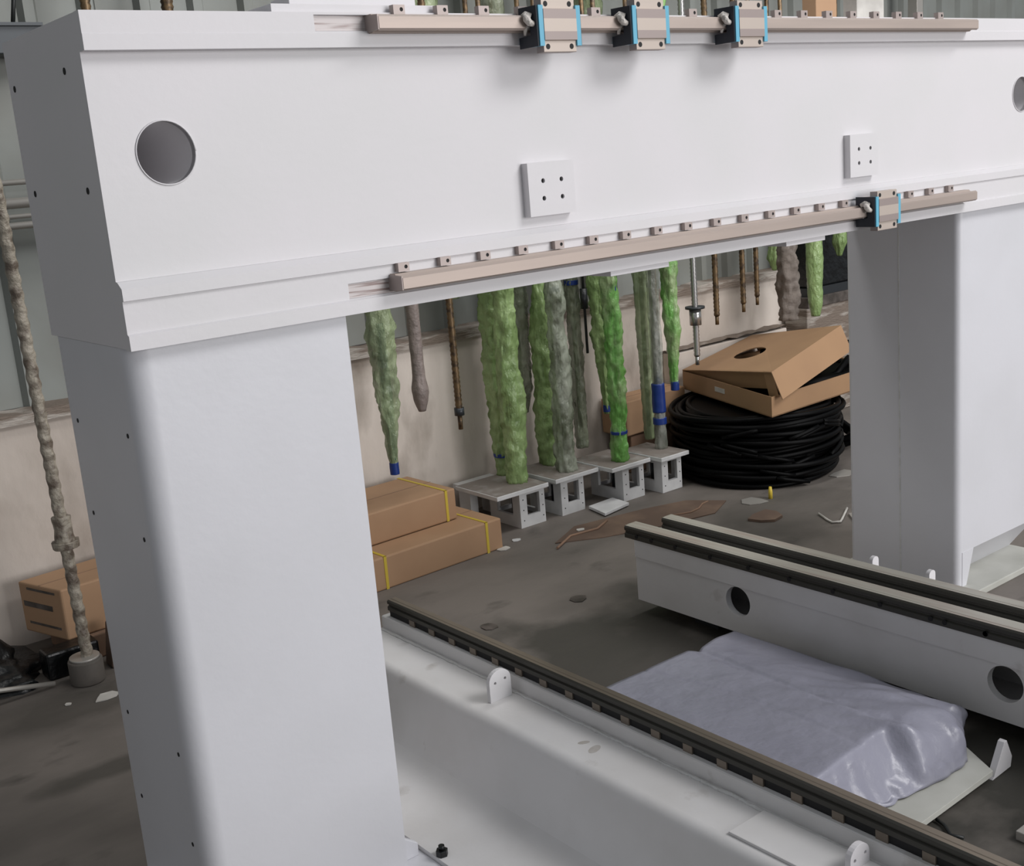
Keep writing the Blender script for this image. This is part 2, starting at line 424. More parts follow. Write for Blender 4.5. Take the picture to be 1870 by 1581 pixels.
# ------------------------------------------------------------------ linear rails on the beam with their clamp blocks
def beam_rail(name, label, zc, xa, xb, clamp_z, clamp_x0, n, yb):
    t = thing(name, label, 'linear rail', ((xa+xb)/2, -0.04, zc))
    h = 0.0135
    pr = [(yb, zc-0.017), (-0.034, zc-0.017), (-0.040, zc-0.011), (-0.048, zc-0.011), (-0.055, zc-h-0.002), (-0.061, zc-h+0.002), (-0.061, zc+h-0.004), (-0.056, zc+h),
          (-0.048, zc+0.011), (-0.040, zc+0.011), (-0.034, zc+0.017), (yb, zc+0.017)]
    MB().prism(pr, 'x', xa, xb).build('rail_bar', M['steel'], t)
    MB().prism([(yb, zc-0.016), (-0.060, zc-0.0135), (-0.060, zc+0.0135), (yb, zc+0.016)], 'x', xa-0.0025, xa).build('end_face', M['clamp'], t)
    me = None
    for i in range(n):
        x = clamp_x0+0.1015*i
        if me is None:
            o = MB().prism(rect(-0.014, 0.012, 0, 0.0175), 'y', -0.030, -0.016, holes=[circle(0.004, 0.009, 0.004, 10)])
            o.add([(-0.001, -0.0285, 0.003), (0.009, -0.0285, 0.003), (0.009, -0.0285, 0.015), (-0.001, -0.0285, 0.015)], [(0, 1, 2, 3)], 1)
            c = o.build('rail_clamp', [M['clamp'], M['black']], t); me = c.data
            c.matrix_parent_inverse = Matrix.Translation(t.location).inverted()
        else:
            c = bpy.data.objects.new('rail_clamp', me); COL.objects.link(c); c.parent = t
            c.matrix_parent_inverse = Matrix.Translation(t.location).inverted()
        c.location = (x, 0, clamp_z)
    return t
beam_rail('linear_rail', 'long straight steel guide rail along the top edge of the beam', 1.765, 1.262, 3.30, 1.7825, 1.331, 19, -0.0142)
beam_rail('linear_rail', 'long straight steel guide rail along the bottom edge of the beam', 1.2815, 1.257, 3.30, 1.3005, 1.283, 20, -0.0117)

def bearing_block(x0, zc, label):
    t = thing('bearing_block', label, 'bearing block', (x0+0.05, -0.06, zc-0.052), 'flanged carriage blocks on the beam rails')
    w = 0.088
    def pr(h):
        return None
    # flanged body straddling the rail: section in y,z
    sec = [(-0.028, -0.030), (-0.062, -0.030), (-0.062, -0.052), (-0.084, -0.052), (-0.085, -0.051), (-0.085, -0.030), (-0.0905, -0.0285), (-0.0905, -0.012), (-0.0905, 0.013),
           (-0.0905, 0.0315), (-0.085, 0.033), (-0.085, 0.051), (-0.084, 0.052), (-0.062, 0.052), (-0.062, 0.030), (-0.028, 0.030),
           (-0.028, 0.019), (-0.064, 0.0165), (-0.064, -0.0165), (-0.028, -0.019)]
    mats = [2, 2, 2, 0, 0, 0, 1, 0, 1, 0, 0, 0, 0, 2, 2, 2, 2, 2, 2, 2]
    MB().prism([(y, zc+z) for y, z in sec], 'x', x0, x0+w, 2, mats=mats).build('block_body', [M['steel_block'], M['steel_dark'], M['steel_dark']], t)
    for xx in (x0+0.011, x0+w-0.013):
        for zz in (-0.041, 0.042):
            MB().cyl((xx, -0.0855, zc+zz), (xx, -0.083, zc+zz), 0.0055, 14).build('flange_hole', M['black'], t)
    for xa, xb in ((x0-0.012, x0), (x0+w, x0+w+0.012)):
        p = [(-0.030, -0.038), (-0.089, -0.040), (-0.0895, 0.039), (-0.030, 0.038), (-0.030, 0.018), (-0.063, 0.0165), (-0.063, -0.0165), (-0.030, -0.018)]
        MB().prism([(y, zc+z) for y, z in p], 'x', xa, xb).build('end_cap', M['blue'], t)
    for xa, xb in ((x0-0.0155, x0-0.012), (x0+w+0.012, x0+w+0.0155)):
        p = [(-0.027, -0.040), (-0.086, -0.040), (-0.086, 0.039), (-0.027, 0.040), (-0.027, 0.018), (-0.0635, 0.0165), (-0.0635, -0.0165), (-0.027, -0.018)]
        MB().prism([(y, zc+z) for y, z in p], 'x', xa, xb).build('end_seal', M['seal'], t)
    g = MB()
    g.tube([(x0-0.0155, -0.075, zc+0.004), (x0-0.024, -0.074, zc+0.006), (x0-0.030, -0.072, zc+0.014), (x0-0.029, -0.066, zc+0.022)], [0.006, 0.007, 0.008, 0.005], 10)
    g.tube([(x0-0.0155, -0.069, zc+0.018), (x0-0.024, -0.062, zc+0.022), (x0-0.027, -0.052, zc+0.018)], [0.008, 0.0085, 0.006], 10)
    g.tube([(x0-0.0155, -0.060, zc+0.004), (x0-0.021, -0.056, zc-0.002), (x0-0.021, -0.053, zc-0.016)], [0.006, 0.005, 0.003], 8)
    g.build('grease_fitting', M['fitting'], t)
bearing_block(1.637, 1.7555, 'steel bearing block with blue end caps on the upper rail, leftmost of the three there')
bearing_block(1.900, 1.7575, 'steel bearing block with blue end caps on the upper rail, middle of the three there')
bearing_block(2.232, 1.7600, 'steel bearing block with blue end caps on the upper rail, rightmost of the three there')
bearing_block(2.768, 1.2815, 'steel bearing block with blue end caps alone on the lower rail')

# ------------------------------------------------------------------ machine bed
bed = thing('machine_bed', 'pale grey machine bed of two long side beams on the floor under the gantry', 'machine bed', (2.1, -0.3, 0))
Y0, Y1 = -1.75, 0.80
def arc(cx, cz, r, a0, a1, n=8):
    return [(cx+r*math.cos(math.radians(a0+(a1-a0)*i/n)), cz+r*math.sin(math.radians(a0+(a1-a0)*i/n))) for i in range(n+1)]
left = [(1.688, 0.015), (1.688, 0.250), (1.629, 0.250), (1.626, 0.248), (1.624, 0.214)] \
    + [(1.504, 0.214)] + arc(1.504, 0.186, 0.028, 95, 172, 7) + [(1.447, 0.075)] + [(1.442, 0.060), (1.432, 0.047), (1.416, 0.038), (1.396, 0.034)] + [(1.218, 0.030), (1.218, 0.015)]
MB().prism(left, 'y', Y0, Y1).build('side_beam', M['paint_bed'], bed, soft=True)
w = MB()
n = 160
pth = [(1.614+random.uniform(-0.002, 0.002), Y0+(Y1-Y0)*i/n, 0.2145+random.uniform(-0.0006, 0.0012)) for i in range(n+1)]
w.tube(pth, [0.0042+random.uniform(-0.0012, 0.0012) for _ in range(n+1)], 6)
w.build('weld_bead', M['weld'], bed)
# raised ledge plate near the camera
MB().prism([(1.506, -0.612), (1.610, -0.612), (1.610, -1.70), (1.506, -1.70)], 'z', 0.2141, 0.2205).build('ledge_plate', M['paint_bed'], bed, 0.0015)
def lug(x0, x1, y, z0, h, th=0.012, holed=True):
    r = (x1-x0)/2
    pts = [(x0, z0), (x1, z0)] + [((x0+x1)/2+r*math.cos(a), z0+h-r*0.85+0.85*r*math.sin(a)) for a in [PI*i/12 for i in range(13)]]
    hs = [circle((x0+x1)/2+dx, z0+h-r*0.95+0.004*(dx > 0), 0.0038, 10) for dx in (-0.015, 0.016)] if holed else []
    lg = MB().prism(pts, 'y', y, y+th, holes=hs).build('mounting_lug', M['paint'], bed, 0.0012)
    return lg
lug(1.537, 1.603, 0.172, 0.214, 0.078)
lug(1.553, 1.609, -0.855, 0.2205, 0.045)
# right side beam: thick face plate with round holes, hollow behind
XR = 2.537
rp = MB().prism(rect(Y0, 0.69, 0.050, 0.259), 'x', XR, XR+0.022, holes=[circle(0.258, 0.150, 0.047, 36), circle(-0.593, 0.150, 0.047, 36), circle(-1.444, 0.150, 0.047, 36)])
rp.build('side_beam', M['paint_bed'], bed)
rr = MB()
rr.box(XR+0.022, 2.74, Y0, 0.69, 0.245, 0.259); rr.box(XR+0.022, 2.74, Y0, 0.69, 0.050, 0.062)
rr.box(2.725, 2.74, Y0, 0.69, 0.062, 0.245); rr.box(XR+0.022, 2.725, 0.678, 0.69, 0.062, 0.245)
rr.box(XR-0.004, XR, Y0, 0.69, 0.200, 0.259)
rr.box(2.74, 2.86, Y0, 0.69, 0.200, 0.214); rr.box(2.845, 2.86, Y0, 0.69, 0.03, 0.200); rr.box(2.84, 2.97, Y0, 0.69, 0.015, 0.03)
rr.build('box_section', M['paint_bed'], bed)
for y in (0.45, -0.35, -1.2):
    MB().box(2.60, 2.72, y-0.05, y+0.05, 0.0, 0.050).build('foot', M['dark_metal'], bed, 0.003)
    MB().box(1.30, 1.62, y-0.05, y+0.05, 0.0, 0.0155).build('foot', M['dark_metal'], bed, 0.002)
for yy in (-0.052, -0.236):
    lug(2.772, 2.802, yy, 0.214, 0.078, holed=False)
# cross plate between the two side beams
cp = MB().prism([(1.688, -0.685), (2.345, -0.672), (2.515, -0.38), (2.515, -0.30), (1.688, -0.30)], 'z', 0.012, 0.026).build('cross_plate', M['cream'], bed, 0.001)
MB().prism([(2.345, 0.0), (2.425, 0.004), (2.43, 0.030), (2.405, 0.080), (2.395, 0.078), (2.352, 0.006)], 'y', -0.672, -0.655).build('cross_plate_gusset', M['paint'], bed, 0.001)
lb = thing('leveling_bolt', 'black leveling bolt head standing on the foot flange beside the left column', 'bolt', (1.227, -0.02, 0.03))
MB().cyl((1.232, -0.022, 0.0295), (1.232, -0.022, 0.044), 0.014, 6, smooth=False).build('bolt_head', M['bag'], lb, 0.001)
MB().cyl((1.232, -0.022, 0.044), (1.232, -0.022, 0.054), 0.007, 12).build('bolt_shank', M['bag'], lb)
for (cx, cy, rx, ry, a) in ((1.556, -0.180, 0.020, 0.011, .3), (1.560, -0.140, 0.014, 0.007, -.5)):
    pts = [(cx+rx*math.cos(q)*math.cos(a)-ry*math.sin(q)*math.sin(a), cy+rx*math.cos(q)*math.sin(a)+ry*math.sin(q)*math.cos(a)) for q in [2*PI*i/20 for i in range(20)]]
    MB().prism(pts, 'z', 0.2141, 0.2143).build('ledge_stain', M['ledge_mark'], bed)

# rails on the bed
def bed_rail(label, xa, xb, zb, zt, y0, y1, holes_y, tabs, mats, lipx=None, topm=1, lowm=0):
    t = thing('bed_rail', label, 'linear rail', ((xa+xb)/2, (y0+y1)/2, zb))
    cx = (xa+xb)/2; h = zt-zb
    pr = [(xa-0.001, zb), (xa-0.001, zb+h*0.34), (xa+0.004, zb+h*0.42), (xa+0.004, zb+h*0.54), (xa-0.001, zb+h*0.62), (xa-0.001, zb+h*0.86), (xa+0.0035, zt-0.001), (xa+0.012, zt-0.001), (xa+0.0135, zt),
          (xb-0.006, zt), (xb, zt-0.005), (xb, zb+h*0.6), (xb-0.004, zb+h*0.5), (xb-0.004, zb+h*0.4), (xb, zb+h*0.3), (xb, zb)]
    ml = [lowm, 1, 1, 1, lowm, lowm, 2, 2, 2, 2, 1, 1, 1, 1, 1, 1]
    MB().prism(pr, 'y', y0, y1, 1, mats=ml).build('rail_bar', mats, t)
    if holes_y:
        for y in holes_y:
            MB().cyl((xa-0.0022, y, zb+h*0.30), (xa+0.002, y, zb+h*0.30), 0.0068, 12).build('side_hole', M['black'], t)
    if tabs:
        y = y0+0.01
        while y < y1-0.05:
            MB().box(xa-0.002, xb-0.003, y, y+0.026, tabs[0], tabs[1]).build('spacer_tab', M['bedrail'], t)
            y += 0.095
        MB().box(xa+0.002, xb-0.004, y0+0.005, y1-0.005, tabs[0], tabs[1]).build('gap_shade', M['black'], t)  # black strip painting the shade in the gaps between spacer tabs
    return t
mts = [M['bedrail'], M['bedrail_dark'], M['bedrail_top']]
mt2 = [M['bedrail_dark'], M['bedrail_dark'], M['bedrail']]
bed_rail('brown oiled steel rail on top of the left side beam of the bed', 1.638, 1.672, 0.268, 0.300, -1.74, 0.781, None, (0.2502, 0.268), mt2)
hy = [0.675, 0.608, 0.503]+[0.357-0.15*i for i in range(14)]+[-0.433, -0.544]
bed_rail('greasy steel rack strip with side holes on the inner edge of the right side beam', 2.531, 2.590, 0.259, 0.300, -1.74, 0.73, hy, None, [M['bedrail_dark'], M['bedrail_dark'], M['bedrail_top']])
bed_rail('greasy steel guide rail behind the rack strip on the right side beam', 2.664, 2.716, 0.259, 0.300, -1.74, 0.69, None, None, [M['bedrail_dark'], M['bedrail_dark'], M['bedrail_top']])

# ------------------------------------------------------------------ film covered carriage slab between the beams
cov = thing('covered_slab', 'flat slab wrapped in lilac grey plastic film between the two bed beams', 'wrapped slab', (2.0, -0.15, 0.02))
def smooth(a, b, x):
    t = max(0, min(1, (x-a)/(b-a))); return t*t*(3-2*t)
nx, ny = 110, 90
vs = []; fs = []
def cover_pt(u, v):
    # u across 0..1, v from far 0 to the near hem 1
    x = 1.74+u*0.735
    edge = smooth(2.145, 2.185, x)                 # beyond the slab the film hangs into a lower bulge
    yn = -0.505+0.10*(x-2.15)*(1-edge)
    yf = 0.135+0.085*smooth(2.2, 2.46, x)
    if v < 0.72:
        y = yf+(yn-yf)*(v/0.72)
        d = 0
    else:
        d = (v-0.72)/0.28
        y = yn-0.11*d*(0.75+0.25*math.sin(9*x)) - 0.025*edge*math.sin(PI*d)
    z = 0.146-0.116*(d**0.8)
    zr = 0.146-0.014*smooth(2.18, 2.23, x)-0.045*smooth(2.24, 2.475, x)
    if edge > 0:
        bag = 0.022*smooth(-0.2, -0.42, y)*math.sin(PI*min(1, max(0, (x-2.17)/0.32)))
        z2 = (zr+bag)*(1-d**1.6)+0.028*(d**1.6)
        z = z*(1-edge)+z2*edge
        y += 0.075*edge*d*smooth(2.33, 2.47, x)
    p = Vector((x*9, y*9, z*9))
    wr = 0.0016*noise.noise(p*1.2)
    amp = smooth(0.0, -0.45, y)*0.006*smooth(1.95, 2.15, x)+edge*0.007*smooth(0.0, -0.4, y)+(0.007 if d > 0.05 else 0)
    fold = noise.noise(Vector((x*22+y*9, y*6, z*14+3)))
    z += wr+amp*fold*(1 if d < 0.9 else 0.2)
    y += -abs(fold)*0.010*(d > 0.05)
    # shallow creases running with the bed
    z -= 0.0045*math.exp(-((x-2.045+0.06*y+0.02*math.sin(y*7))/0.006)**2)*(d == 0)*0.5
    z -= 0.010*math.exp(-((x-2.215-0.02*math.sin(y*5+1))/0.010)**2)*(d < 0.1)*0.6
    return (x, y, max(z, 0.0275))
for j in range(ny+1):
    for i in range(nx+1):
        vs.append(cover_pt(i/nx, j/ny))
for j in range(ny):
    for i in range(nx):
        a = j*(nx+1)+i
        fs.append((a, a+1, a+nx+2, a+nx+1))
cs = MB(); cs.add(vs, fs, 0, True)
co = cs.build('plastic_film', M['cover'], cov)
sd = co.modifiers.new('thick', 'SOLIDIFY'); sd.thickness = 0.0012; sd.offset = -1
MB().box(1.745, 2.14, -0.485, 0.12, 0.026, 0.136).build('slab_body', M['cream'], cov, 0.003)
MB().box(2.18, 2.40, -0.40, 0.08, 0.026, 0.075).build('slab_flange', M['dark_metal'], cov, 0.003)

# ------------------------------------------------------------------ hanging rack
rack = thing('hanging_rack', 'row of horizontal steel bars the ball screws hang from, seen at the far left', 'rack', (1.0, 1.95, 0))
for z, r, y in ((1.555, 0.010, 2.12), (1.488, 0.018, 2.12), (1.445, 0.008, 2.12), (1.415, 0.012, 2.12)):
    MB().cyl((-1.0, y, z), (6.3, y, z), r, 12).build('bar', M['tin'], rack)
MB().box(-1.0, 6.3, 1.60, 2.13, 2.631, 2.66).build('bar', M['tin'], rack)
for x in (-0.9, 6.25):
    MB().box(x-0.03, x+0.03, 2.03, 2.09, 0.0, 2.631).build('post', M['tin'], rack, 0.003)

# ------------------------------------------------------------------ wrapped and bare ball screws
def wrap_mesh(x, y, z0, z1, rad, amp=0.25, seed=0, seg=26, twist=0.0, lean=(0, 0)):
    """rad: list of (t, r) with t 0 at the bottom"""
    n = max(24, int((z1-z0)/0.010))
    vs = []; fs = []
    for i in range(n+1):
        t = i/n
        for (ta, ra), (tb, rb) in zip(rad, rad[1:]):
            if ta <= t <= tb:
                r = ra+(rb-ra)*(t-ta)/max(1e-6, tb-ta); break
        z = z0+(z1-z0)*t
        ox = 0.10*r*noise.noise(Vector((seed, z*5, 0)))+lean[0]*t
        oy = 0.10*r*noise.noise(Vector((seed+9, z*5, 0)))+lean[1]*t
        for k in range(seg):
            a = 2*PI*k/seg
            f = noise.noise(Vector((seed*3.1+2.2*math.cos(a+twist*z), 2.2*math.sin(a+twist*z), z*7)))
            g = noise.noise(Vector((seed*1.7+5*math.cos(a), 5*math.sin(a), z*34)))
            q = r*(1+amp*1.1*f+amp*1.0*g+amp*0.7*noise.noise(Vector((seed+9*math.cos(a), 9*math.sin(a), z*14))))
            vs.append((x+ox+q*math.cos(a), y+oy+q*math.sin(a), z))
    for i in range(n):
        for k in range(seg):
            k2 = (k+1) % seg
            fs.append((i*seg+k, i*seg+k2, (i+1)*seg+k2, (i+1)*seg+k))
    fs.append(tuple(reversed(range(seg)))); fs.append(tuple(n*seg+k for k in range(seg)))
    m = MB(); m.add(vs, fs, 0, True)
    return m
HANG = 2.63
def screw(label, x, y, z0, z1, rad, m, core=0.010, amp=0.25, seed=0, tape=(), cat='ball screw', core_m='rust', group=None, lean=(0, 0), shaft_from=None):
    t = thing('ball_screw', label, cat, (x, y, z0), 'ball screws hanging along the back wall')
    s = MB().cyl((x, y, shaft_from if shaft_from is not None else z0+0.004), (x, y, HANG), core, 12)
    s.build('screw_shaft', M[core_m], t)
    wrap_mesh(x, y, z0, z1, rad, amp, seed, lean=lean).build('film_wrap', M[m], t)
    for (zt, hh, rr) in tape:
        wrap_mesh(x, y, zt-hh/2, zt+hh/2, [(0, rr), (1, rr)], 0.05, seed+1, 16).build('tape_band', M['tape'], t)
    return t
screw('grey green film wrapped ball screw with blue taped tip, nearest the left column', 2.287, 1.72, 0.375, 1.45,
      [(0, 0.013), (0.12, 0.022), (0.30, 0.040), (0.5, 0.052), (0.55, 0.048), (1, 0.05)], 'green_p', seed=1, amp=0.3, tape=((0.395, 0.045, 0.018), (0.79, 0.02, 0.02)), shaft_from=0.375)
wrap_mesh(2.287, 1.718, 0.43, 0.95, [(0, 0.014), (0.4, 0.022), (1, 0.014)], 0.2, 5).build('teal_sleeve', M['teal'], bpy.data.objects['ball_screw'])
screw('short ball screw in grey pink wrapping hanging beside the bare brown screw', 2.445, 1.73, 0.585, 1.45,
      [(0, 0.014), (0.05, 0.026), (0.09, 0.032), (0.16, 0.024), (1, 0.027)], 'beige', seed=2, amp=0.1)
def bare(label, x, y, z0, r, m='rust', nut=None, z1=HANG, end=0.04):
    t = thing('ball_screw', label, 'ball screw', (x, y, z0), 'ball screws hanging along the back wall')
    k = MB(); n = int((z1-z0-end)/0.009)
    pth = [(x, y, z0+end+0.009*i) for i in range(n+1)]
    k.tube(pth, [r if i % 2 else r*0.84 for i in range(n+1)], 14)
    k.build('threaded_shaft', M[m], t)
    MB().cyl((x, y, z0), (x, y, z0+end+0.004), r*0.62, 14).build('journal', M[m], t)
    if nut:
        MB().cyl((x, y, nut), (x, y, nut+0.010), r*2.9, 24).build('nut_flange', M['dark_metal'], t)
        MB().cyl((x, y, nut-0.075), (x, y, nut), r*1.75, 20).build('ball_nut', M[m], t)
    return t
b1 = bare('bare oily brown ball screw hanging between the pink wrapped one and the big green bundle', 2.617, 1.73, 0.478, 0.015, end=0.055)
MB().cyl((2.617, 1.73, 0.535), (2.617, 1.73, 0.565), 0.020, 16).build('lock_nut', M['dark_metal'], b1)
screw('thick green film wrapped ball screw standing at the front of the leftmost grey housing', 2.942, 1.815, 0.171, 1.45,
      [(0, 0.042), (0.12, 0.046), (0.3, 0.052), (0.38, 0.044), (0.6, 0.040), (0.72, 0.060), (1, 0.062)], 'green', seed=3, amp=0.25)
screw('green film wrapped ball screw half hidden behind the thick one on the leftmost grey housing', 2.990, 1.962, 0.171, 1.45,
      [(0, 0.036), (0.2, 0.045), (0.5, 0.05), (1, 0.05)], 'green', seed=4, amp=0.3, tape=((0.26, 0.014, 0.042),))
screw('dull olive film sheet wrapped ball screw hanging behind the green bundles, reaching above the beam', 3.175, 2.03, 0.40, HANG,
      [(0, 0.02), (0.05, 0.05), (0.5, 0.055), (1, 0.05)], 'green_g', seed=5, amp=0.2)
screw('slim green wrapped ball screw with blue tape high up, left one on the second housing', 3.225, 1.925, 0.171, 1.10,
      [(0, 0.045), (0.2, 0.05), (0.45, 0.044), (0.7, 0.046), (0.9, 0.020), (1, 0.015)], 'green', seed=6, amp=0.3, tape=((0.975, 0.022, 0.017),))
screw('grey green translucent wrapped ball screw at the front of the second housing', 3.185, 1.775, 0.171, 1.45,
      [(0, 0.040), (0.3, 0.042), (0.5, 0.034), (0.58, 0.044), (0.66, 0.026), (1, 0.024)], 'clear', seed=7, amp=0.3, tape=((0.955, 0.022, 0.021),))
screw('dark grey green wrapped ball screw behind the second housing with blue tape under the beam', 3.445, 1.962, 0.193, HANG,
      [(0, 0.026), (0.3, 0.030), (0.45, 0.036), (0.5, 0.026), (1, 0.03)], 'green_g', seed=8, amp=0.3, tape=((0.945, 0.02, 0.033),))
t = thing('thin_rod', 'thin straight black rod hanging between green film bundles', 'rod', (3.30, 1.72, 0.66))
MB().cyl((3.30, 1.72, 0.67), (3.30, 1.72, HANG), 0.006, 10).build('rod', M['cable'], t)
MB().cyl((3.30, 1.72, 0.86), (3.30, 1.72, 0.945), 0.016, 12).build('collar', M['bag'], t)
screw('broad pale green film bundle hanging left of the bright green one on the third housing', 3.51, 1.85, 0.35, 1.45,
      [(0, 0.012), (0.1, 0.022), (0.3, 0.045), (0.6, 0.055), (1, 0.055)], 'green', seed=9, amp=0.3, tape=((0.375, 0.03, 0.018),))
screw('bright green film wrapped ball screw standing on the third grey housing', 3.435, 1.700, 0.171, 1.30,
      [(0, 0.036), (0.15, 0.032), (0.3, 0.036), (0.55, 0.036), (0.75, 0.030), (0.85, 0.022), (1, 0.02)], 'green_b', seed=10, amp=0.35, tape=((0.93, 0.024, 0.0235), (0.30, 0.012, 0.037)))
screw('pale olive film wrapped ball screw just left of the silver one on the rightmost housing', 3.705, 1.79, 0.20, 1.45,
      [(0, 0.020), (0.2, 0.028), (0.5, 0.034), (1, 0.032)], 'green_p', seed=11, amp=0.2)
screw('silvery ball screw under clear film with two blue tapes on the rightmost housing', 3.688, 1.700, 0.171, 1.45,
      [(0, 0.026), (0.2, 0.024), (0.4, 0.026), (1, 0.028)], 'clear_thin', seed=12, amp=0.2, tape=((0.405, 0.13, 0.0295), (0.30, 0.028, 0.031)), core_m='chrome', core=0.019)
screw('vivid green film wrapped ball screw with a blue taped tip, left of the chrome one', 3.815, 1.72, 0.415, HANG,
      [(0, 0.014), (0.05, 0.02), (0.12, 0.032), (0.3, 0.036), (1, 0.038)], 'green_b', seed=13, amp=0.3, tape=((0.435, 0.04, 0.019),))
bare('slender chrome ball screw with a round flanged nut hanging above the cardboard tray', 3.97, 1.72, 0.505, 0.0155, 'chrome', nut=0.765)
bare('bare brown ball screw hanging right of the chrome one', 4.115, 1.72, 0.670, 0.0145)
bare('dark brown ball screw, left of the close pair above the open cardboard lid', 4.315, 1.73, 0.70, 0.014)
bare('dark brown ball screw, right of the close pair above the open cardboard lid', 4.415, 1.73, 0.72, 0.013)
screw('ball screw bundle in dusty brown wrapping above the right end of the cardboard lid', 4.72, 1.79, 0.60, 1.45,
      [(0, 0.045), (0.2, 0.05), (0.45, 0.040), (0.7, 0.03), (1, 0.03)], 'brownrag', seed=14, amp=0.35)
screw('long smooth olive green film wrapped ball screw beside the right column', 4.87, 1.74, 0.60, 1.45,
      [(0, 0.022), (0.08, 0.036), (0.3, 0.042), (1, 0.042)], 'green', seed=15, amp=0.10)
screw('small green film tuft hanging behind the dusty brown bundle', 4.83, 1.96, 0.83, 1.45, [(0, 0.01), (0.1, 0.035), (0.3, 0.02), (1, 0.02)], 'green', seed=16)
screw('green film tuft hanging against the black opening box by the right column', 5.24, 1.86, 0.86, 1.45, [(0, 0.012), (0.12, 0.035), (0.35, 0.03), (1, 0.03)], 'green', seed=17)
# screws seen only above the beam at its left end
bare('bare brown and silver ball screw seen above the left end of the beam', 1.49, 2.02, 0.55, 0.018)
bare('pale brown ball screw rising above the beam left of the top pads', 1.77, 2.02, 0.55, 0.022)
for x, sd, lb_ in ((2.75, 31, 'olive film bundle showing above the upper rail left of the first bearing block'),
                   (3.62, 32, 'pale green film bundle showing above the upper rail between the first two bearing blocks')):
    screw(lb_, x+0.1, 2.04, 0.95, HANG, [(0, 0.03), (0.2, 0.05), (1, 0.06)], 'green_p', seed=sd, amp=0.2)

# wrapped screw at the far left standing on a small block
t = thing('wrapped_screw', 'long ball screw spirally wrapped in cream film standing left of the gantry', 'ball screw', (1.022, 1.63, 0.075))
k = []; n = 320; vs = []; fs = []; seg = 14
for i in range(n+1):
    z = 0.085+i*(2.45-0.085)/n
    for q in range(seg):
        a = 2*PI*q/seg
        r = 0.0185*(1+0.09*math.sin(a+z*2*PI/0.045)+0.10*noise.noise(Vector((math.cos(a)*2, math.sin(a)*2, z*30))))
        vs.append((1.022-0.018*(z-0.6)+r*math.cos(a), 1.63+r*math.sin(a), z))
for i in range(n):
    for q in range(seg):
        fs.append((i*seg+q, i*seg+(q+1) % seg, (i+1)*seg+(q+1) % seg, (i+1)*seg+q))
MB().add(vs, fs, 0, True).build('spiral_wrap', M['rope'], t)
wrap_mesh(1.024, 1.63, 0.465, 0.545, [(0, 0.030), (0.5, 0.027), (1, 0.028)], 0.12, 21).build('wrapped_nut', M['rope'], t)
wrap_mesh(1.025, 1.63, 0.445, 0.466, [(0, 0.040), (1, 0.042)], 0.08, 22).build('nut_flange', M['rope'], t)
t = thing('round_block', 'small round grey concrete block under the cream wrapped screw', 'block', (1.022, 1.63, 0))
MB().cyl((1.022, 1.63, 0), (1.022, 1.63, 0.078), 0.053, 28).build('block_body', M['floor'], t, 0.006)
MB().cyl((1.022, 1.63, 0.078), (1.022, 1.63, 0.086), 0.046, 28).build('cap', M['tin'], t)

# ------------------------------------------------------------------ grey bearing housings the screws stand on
def housing(label, x0, x1, y0, y1, bx0, bx1, by0, by1, h=0.152):
    t = thing('bearing_housing', label, 'housing', ((x0+x1)/2, (y0+y1)/2, 0), 'grey bearing housings under the ball screws')
    MB().box(x0, x1, y0, y1, h, h+0.018).build('top_plate', M['cast'], t, 0.002)
    MB().box(x0+0.004, x1-0.004, y0+0.004, y1-0.004, h+0.018, h+0.0192).build('dusty_top', M['cast_top'], t)
    w = bx1-bx0
    f = MB().prism(rect(bx0, bx1, 0.0, h), 'y', by0, by0+0.016, holes=[rect(bx0+0.038, bx1-0.028, 0.048, h-0.014)])
    f.build('front_frame', M['cast'], t)
    MB().prism(rect(bx0, bx1, 0.0, h), 'y', by1-0.016, by1, holes=[rect(bx0+0.038, bx1-0.028, 0.048, h-0.014)]).build('rear_frame', M['cast'], t)
    for xx in (bx0, bx1-0.014):
        MB().prism(rect(by0+0.016, by1-0.016, 0.0, h), 'x', xx, xx+0.014, holes=[rect(by0+0.05, by1-0.05, 0.05, h-0.02)]).build('side_frame', M['cast'], t)
    MB().cyl(((bx0+bx1)/2+0.003, (by0+by1)/2, 0.03), ((bx0+bx1)/2+0.003, (by0+by1)/2, h), 0.026, 20).build('coupling', M['dark_metal'], t)
    MB().box(bx0+0.014, bx1-0.014, by0+0.016, by1-0.016, 0.0, 0.03).build('floor_plate', M['cast_top'], t)
    for xx in (bx0+0.018, bx1-0.012):
        for zz in (0.03, 0.075, 0.12):
            MB().cyl((xx, by0-0.0008, zz), (xx, by0+0.002, zz), 0.0028, 8).build('screw_hole', M['black'], t)
housing('grey perforated housing with a dusty top plate, leftmost of the row by the long boxes', 2.742, 3.016, 1.70, 1.99, 2.872, 3.006, 1.722, 1.93)
housing('grey perforated housing, second from the left in the row', 3.056, 3.300, 1.70, 1.99, 3.092, 3.222, 1.715, 1.93)
housing('grey perforated housing, third from the left, right of the white floor strip', 3.314, 3.545, 1.628, 1.90, 3.392, 3.520, 1.650, 1.86)
housing('grey perforated housing, rightmost of the row beside the black cable pile', 3.560, 3.735, 1.575, 1.84, 3.588, 3.712, 1.605, 1.80)
MB_ = MB().box(2.905, 2.965, 2.0, 2.06, 0, 0.16)
o = MB().box(2.80, 3.00, 1.995, 2.09, 0.13, 0.15); o.box(2.82, 2.86, 2.0, 2.08, 0, 0.13); o.box(2.94, 2.98, 2.0, 2.08, 0, 0.13)
tag(o.build('bearing_bracket', M['cast']), 'small grey bracket standing against the wall behind the leftmost housing', 'bracket')

